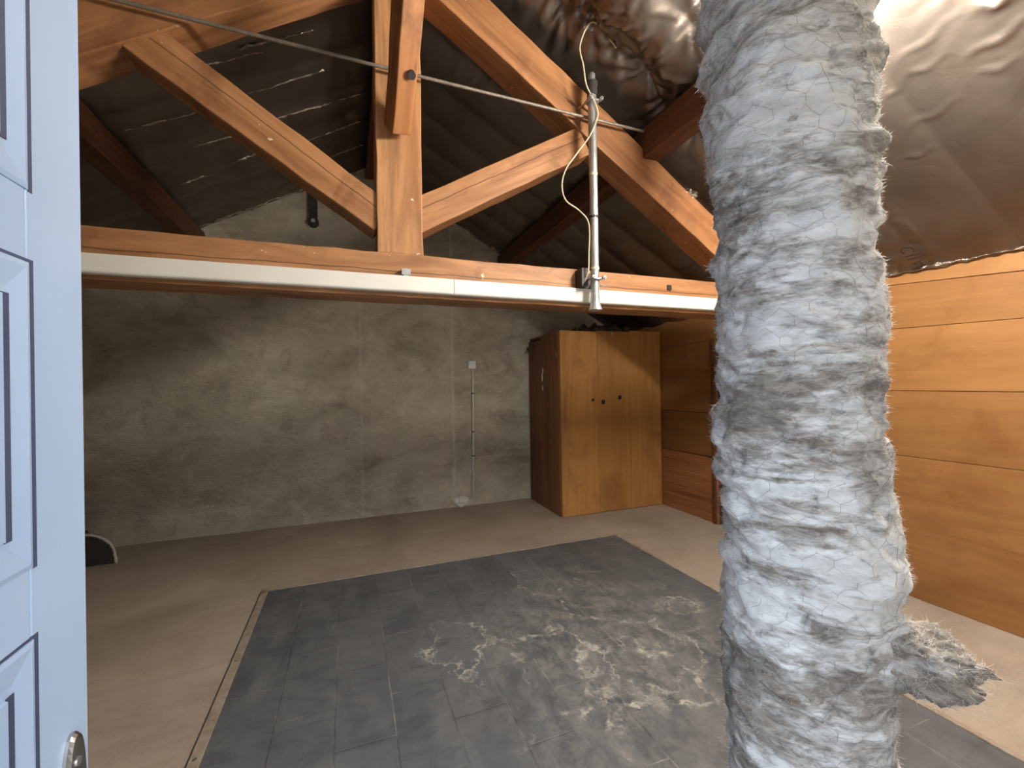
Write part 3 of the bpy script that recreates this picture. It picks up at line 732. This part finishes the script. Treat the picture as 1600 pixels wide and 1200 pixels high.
# ================================================================== GREY LINO MAT
mx0, mx1, my0, my1 = -.58, 2.42, .73, 3.62
fm = tag(empty('floor_mat', (.92, 2.2, 0)), 'large worn dark grey lino mat laid on the floor', 'floor mat')
mb = MB(); nu, nv = 100, 96; vs = []; fs = []
for i in range(nu + 1):
    for j in range(nv + 1):
        x = mx0 + (mx1 - mx0) * i / nu; y = my0 + (my1 - my0) * j / nv
        vs.append((x, y, .009 + .0025 * fbm((x * 3, y * 3, 2), 3)))
for i in range(nu):
    for j in range(nv): a = i * (nv + 1) + j; fs.append((a, a + nv + 1, a + nv + 2, a + 1))
mb.add(vs, fs); mb.box(mx0, mx1, my0, my1, .0008, .006)
mb.build('lino_sheet', MAT_LINO, fm, smooth=True)
for nm, (a, b_, c_, d) in {'left': (mx0 - .042, mx0 + .004, my0, my1 + .03), 'right': (mx1 - .004, mx1 + .026, my0, my1 + .03)}.items():
    mb = MB(); mb.box(a, b_, c_, d, .001, .016); es = tag(mb.build('edging_strip', W_STRIP, fm, bevel=.003), 'pale wooden edging strip')
    if nm == 'left':
        for y in (2.08, 2.75, 3.58):
            m2 = MB(); m2.tube([(mx0 - .02, y, .015), (mx0 - .02, y, .019)], .008, 10); m2.build('screw', SCREW, es)
mb = MB(); mb.box(mx0 + .005, mx1 - .005, my1 - .002, my1 + .018, .001, .013); tag(mb.build('edging_strip', W_STRIP, fm, bevel=.003), 'narrow pale edging strip at the back')

# ================================================================== OPEN DOOR
dx = -.36
door = empty('door_1', (dx - .02, .38, 0)); tag(door, 'pale blue panelled door standing open at the left', 'door', kind='structure')
y0, y1, dth = -.03, .806, .044
mb = MB()
rows = [(0.012, .20), (1.204 - .004, 1.288 + .004), (1.657 - .004, 1.743 + .004), (2.03, 2.12)]
sw = .118
mb.box(dx - dth, dx, y1 - sw, y1, .012, 2.12); mb.box(dx - dth, dx, y0, y0 + sw, .012, 2.12)
for a, b_ in rows: mb.box(dx - dth, dx, y0 + sw - .001, y1 - sw + .001, a, b_)
mid = (y0 + y1) / 2
tag(mb.build('door_frame', DOORP, door, bevel=.003), 'stiles and rails')
for k in range(3):
    za, zb = rows[k][1], rows[k + 1][0]
    ya, yb = y0 + sw, y1 - sw
    mb = MB()
    bw = .041
    # proud moulding sloping inward, then a raised field
    def rect(x, q): return [(x, ya + q, za + q), (x, yb - q, za + q), (x, yb - q, zb - q), (x, ya + q, zb - q)]
    allv = rect(dx - .012, -.003) + rect(dx + .0015, -.003) + rect(dx + .003, .003) + rect(dx - .001, bw - .010) + rect(dx - .001, bw) + rect(dx + .0025, bw + .001)
    fsd = []
    for r_ in range(5):
        for j in range(4): jj = (j + 1) % 4; fsd.append((r_ * 4 + j, r_ * 4 + jj, (r_ + 1) * 4 + jj, (r_ + 1) * 4 + j))
    fsd.append((20, 21, 22, 23)); mb.add(allv, fsd)
    mb.box(dx - dth + .006, dx - .03, ya - .002, yb + .002, za - .002, zb + .002)
    dp = mb.build('door_panel', DOORP, door)
    mb = MB()  # thin dark strips paint in the shadow cast along the moulding edges
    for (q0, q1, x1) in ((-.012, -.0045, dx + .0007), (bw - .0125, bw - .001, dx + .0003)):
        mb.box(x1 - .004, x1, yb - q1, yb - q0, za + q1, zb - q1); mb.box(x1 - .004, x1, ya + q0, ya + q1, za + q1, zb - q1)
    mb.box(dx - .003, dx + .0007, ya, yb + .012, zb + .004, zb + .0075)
    tag(mb.build('panel_shade_line', MOULD_SHADE, dp), 'dark painted shadow line round the raised panel')
# handle back plate
hp = None
mb = MB(); yc, zc, hw, hh = .762, .915, .024, .122
def plate(r_in, x, n_=40):
    out = []
    for k in range(n_):
        t = 2 * math.pi * k / n_; c_, s_ = math.cos(t), math.sin(t)
        yy = math.copysign(abs(c_) ** .8, c_) * (hw - r_in); zz_ = math.copysign(abs(s_) ** .75, s_) * (hh - r_in)
        out.append((x, yc + yy, zc + zz_))
    return out
rings = [plate(0, dx - .001), plate(0, dx + .004), plate(.004, dx + .0085), plate(.010, dx + .0095)]
vs = [p for r_ in rings for p in r_]; fs = []
for r_ in range(3):
    for k in range(40): q = (k + 1) % 40; fs.append((r_ * 40 + k, r_ * 40 + q, (r_ + 1) * 40 + q, (r_ + 1) * 40 + k))
fs.append(tuple(120 + k for k in range(40))); mb.add(vs, fs)
hp = tag(mb.build('door_handle', CHROME, door), 'rounded chrome handle plate')
mb = MB(); mb.tube([(dx + .008, yc - .004, zc + .085), (dx + .0115, yc - .004, zc + .085)], .006, 12); mb.build('screw', SCREW, hp)
mb = MB(); mb.tube([(dx + .006, yc, zc - .03), (dx + .05, yc, zc - .03), (dx + .055, yc - .02, zc - .03), (dx + .055, yc - .12, zc - .034)], [.010, .010, .010, .009], 12); mb.build('lever', CHROME, hp, smooth=True)

# ================================================================== WRAPPED FLUE COLUMN
CXY = Vector((.777, .566)); RC = .1365; HT = 3.75
sight = Vector((CXY.x, CXY.y, 0)).normalized(); lat = Vector((sight.y, -sight.x, 0))        # lat = to the right seen from the doorway
def axis(h): return Vector((CXY.x, CXY.y, h)) + lat * (.0138 * (1.5 - h))
BUMPS = [(-.05, 1.985, .07, .060, .020), (.10, 1.185, .075, .07, .022), (-.10, 1.80, .05, .03, -.012), (.02, 2.25, .06, .03, .010), (.115, 1.62, .05, .04, .012), (-.115, 1.40, .06, .03, .008)]
def wool_r(th, h):
    c_, s_ = math.cos(th), math.sin(th)
    x, y = c_ * RC, s_ * RC
    hh_ = h + .22 * (lat.x * x + lat.y * y) + .03 * fbm((x * 6, y * 6, h * 2.0), 2)
    f = abs(fbm((x * 7, y * 7, hh_ * 15), 4))
    g = fbm((x * 15 + 5, y * 15, hh_ * 40), 4)
    w = fbm((x * 3, y * 3, h * 3.2 + 9), 2)
    roll = abs(fbm((x * 2.6 + 3, y * 2.6, hh_ * 17 + 4), 2))
    r = RC * (1 - .006 + .05 * max(0, h - 2.1) * .6) + .022 * f + .006 * g + .008 * w + .019 * roll - .0135
    # bumps given by sideways position (seen from the doorway) and height
    latp = (lat.x * x + lat.y * y); facing = -(sight.x * c_ + sight.y * s_)
    if facing > -.35:
        for (l0, h0, sl, sh, a) in BUMPS:
            q = ((latp - l0) / sl) ** 2 + ((h - h0) / sh) ** 2
            if q < 6: r += a * math.exp(-q)
    return r
flue = tag(empty('wrapped_flue', (CXY.x, CXY.y, 0)), 'thick flue column wrapped in dirty white mineral wool', 'flue')
mb = MB(); na, h0, h1 = 220, .0, HT; vs = []; fs = []
hs = []; h = h0
while h < h1:
    hs.append(h); h += .0075 if .5 < h < 2.6 else .04
hs.append(h1)
for h in hs:
    A_ = axis(h)
    for k in range(na):
        th = 2 * math.pi * k / na; r = wool_r(th, h)
        vs.append(A_ + Vector((math.cos(th) * r, math.sin(th) * r, 0)))
for i in range(len(hs) - 1):
    for k in range(na): q = (k + 1) % na; fs.append((i * na + k, i * na + q, (i + 1) * na + q, (i + 1) * na + k))
fs.append(tuple(reversed(range(na))))
mb.add(vs, fs); mb.build('wool_wrap', WOOL, flue, smooth=True)
# torn tuft sticking out low on the right
tc_ = axis(1.045) + lat * (RC + .012) - sight * .02
me = bpy.data.meshes.new('wool_tuft'); bm = bmesh.new(); bmesh.ops.create_icosphere(bm, subdivisions=5, radius=1)
for v in bm.verts:
    p = v.co.copy()
    f = 1 + .40 * fbm(p * 1.7 + Vector((1, 5, 2)), 5)
    f2 = fbm(p * 4 + Vector((2, 2, 9)), 4)
    l, d_, z = p.x * (.074 + .016 * f2) * f, p.y * .052 * f, p.z * .052 * (f + .2 * f2)
    if p.x > 0: z *= 1 - .12 * p.x
    v.co = lat * l + sight * d_ + Vector((0, 0, z - .10 * l))
bm.to_mesh(me); bm.free(); me.materials.append(WOOL_DIRTY)
for p in me.polygons: p.use_smooth = True
tuft = place('wool_tuft', me, tc_, flue); tag(tuft, 'torn wool tuft sticking out at the right')
# stray fibres
def fibres(samples, mat, name, lab, wid=.00028):
    mb = MB()
    for (p, nrm, L) in samples:
        t = Vector((random.gauss(0, 1), random.gauss(0, 1), random.gauss(0, .7))).normalized()
        d1 = (nrm * .8 + t * .9).normalized(); d2 = (d1 + t * .6).normalized()
        s_ = d1.cross(Vector((random.gauss(0, 1), random.gauss(0, 1), random.gauss(0, 1)))).normalized() * wid
        a = p - nrm * .003; b_ = a + d1 * L * .5; c_ = b_ + d2 * L * .5
        mb.add([a - s_, a + s_, b_ + s_ * .8, b_ - s_ * .8, c_], [(0, 1, 2, 3), (3, 2, 4)])
    o = mb.build(name, mat, flue); o['kind'] = 'stuff'; o['label'] = lab
sm = []
for _ in range(64000):
    h = random.uniform(.55, 2.62); th = random.uniform(0, 2 * math.pi); r = wool_r(th, h)
    nrm = Vector((math.cos(th), math.sin(th), 0))
    sm.append((axis(h) + nrm * r, nrm, random.uniform(.005, .013) if random.random() < .97 else random.uniform(.012, .020)))
for _ in range(5000):
    v = random.choice(me.vertices); sm.append((tc_ + v.co, v.normal.copy(), random.uniform(.008, .022)))
fibres(sm, FIBRE, 'wool_fibre', 'fine stray wool fibres standing off the wrap')
# chicken wire laid over the wool
mb = MB(); cell = .044; ncol = 20; dz = cell * .62
def wp(k, h):
    th = 2 * math.pi * k / ncol; th += .06 * fbm((k * .7, h * 6, 2), 2)
    hh_ = h + .02 * fbm((k * .5, h * 7, 7), 2)
    r = wool_r(th, hh_) + .0004 + .0008 * fbm((k * 1.3, hh_ * 20, 1), 2)
    return axis(hh_) + Vector((math.cos(th) * r, math.sin(th) * r, 0))
row = 0; h = .55
while h < 2.6:
    for k in range(ncol):
        kk = k + (.5 if row % 2 else 0)
        a = wp(kk, h); b_ = wp(kk, h + dz * .45)
        mb.tube([a, b_], .0003, 3, cap=False)
        for s_ in (-.5, .5):
            mb.tube([b_, wp(kk + s_ * .5, h + dz * .73), wp(kk + s_, h + dz)], .0003, 3, cap=False)
    h += dz; row += 1
cw = mb.build('chicken_wire', WIRE, flue); cw['label'] = 'fine wire netting holding the wool'

# ================================================================== ROLLED BLANKET IN THE LEFT CORNER
rb = tag(empty('insulation_roll', (-2.3, 4.75, 0)), 'dark rolled insulation blanket with a pale woolly rim, lying by the left wall', 'insulation roll')
prof = smooth_path([(-2.42, 0, .004), (-2.38, 0, .15), (-2.26, 0, .245), (-2.12, 0, .272), (-2.06, 0, .258), (-2.01, 0, .232), (-1.965, 0, .193), (-1.937, 0, .143), (-1.922, 0, .088), (-1.913, 0, .004)], 4)
mb = MB(); vs = []; fs = []; k = len(prof); nl = 14
for i in range(nl + 1):
    for j, p in enumerate(prof):
        g_ = 1 - .10 * fbm((j * .2, i * .4, 1), 3) - .012 * i
        vs.append((-2.16 - .024 * i + (p.x + 2.16) * g_, 4.74 + .036 * i, max(.003, p.z * g_)))
for i in range(nl):
    for j in range(k - 1): a = i * k + j; fs.append((a, a + 1, a + k + 1, a + k))
fs.append(tuple(range(k - 1, -1, -1))); fs.append(tuple(nl * k + j for j in range(k))); 
for i in range(nl): fs.append((i * k, (i + 1) * k, (i + 1) * k + k - 1, i * k + k - 1))
mb.add(vs, fs); mb.build('blanket', DARKWOOL, rb, smooth=False)
mb = MB(); P = [Vector((p.x, 4.735 + .01 * fbm((i * .3, 2, 3)), p.z + .004)) for i, p in enumerate(prof[8:])]
mb.tube(P, [.009 + .006 * abs(fbm((i * .4, 2, 2))) for i in range(len(P))], 9)
for i in range(900):
    p = random.choice(P); t = Vector((random.gauss(0, 1), random.gauss(0, 1), random.gauss(0, 1))).normalized(); s_ = t.orthogonal().normalized() * .001
    q = p + t * random.uniform(.012, .028); mb.add([p - s_, p + s_, q], [(0, 1, 2)])
tag(mb.build('wool_rim', FIBRE, rb, smooth=False), 'pale woolly rim')
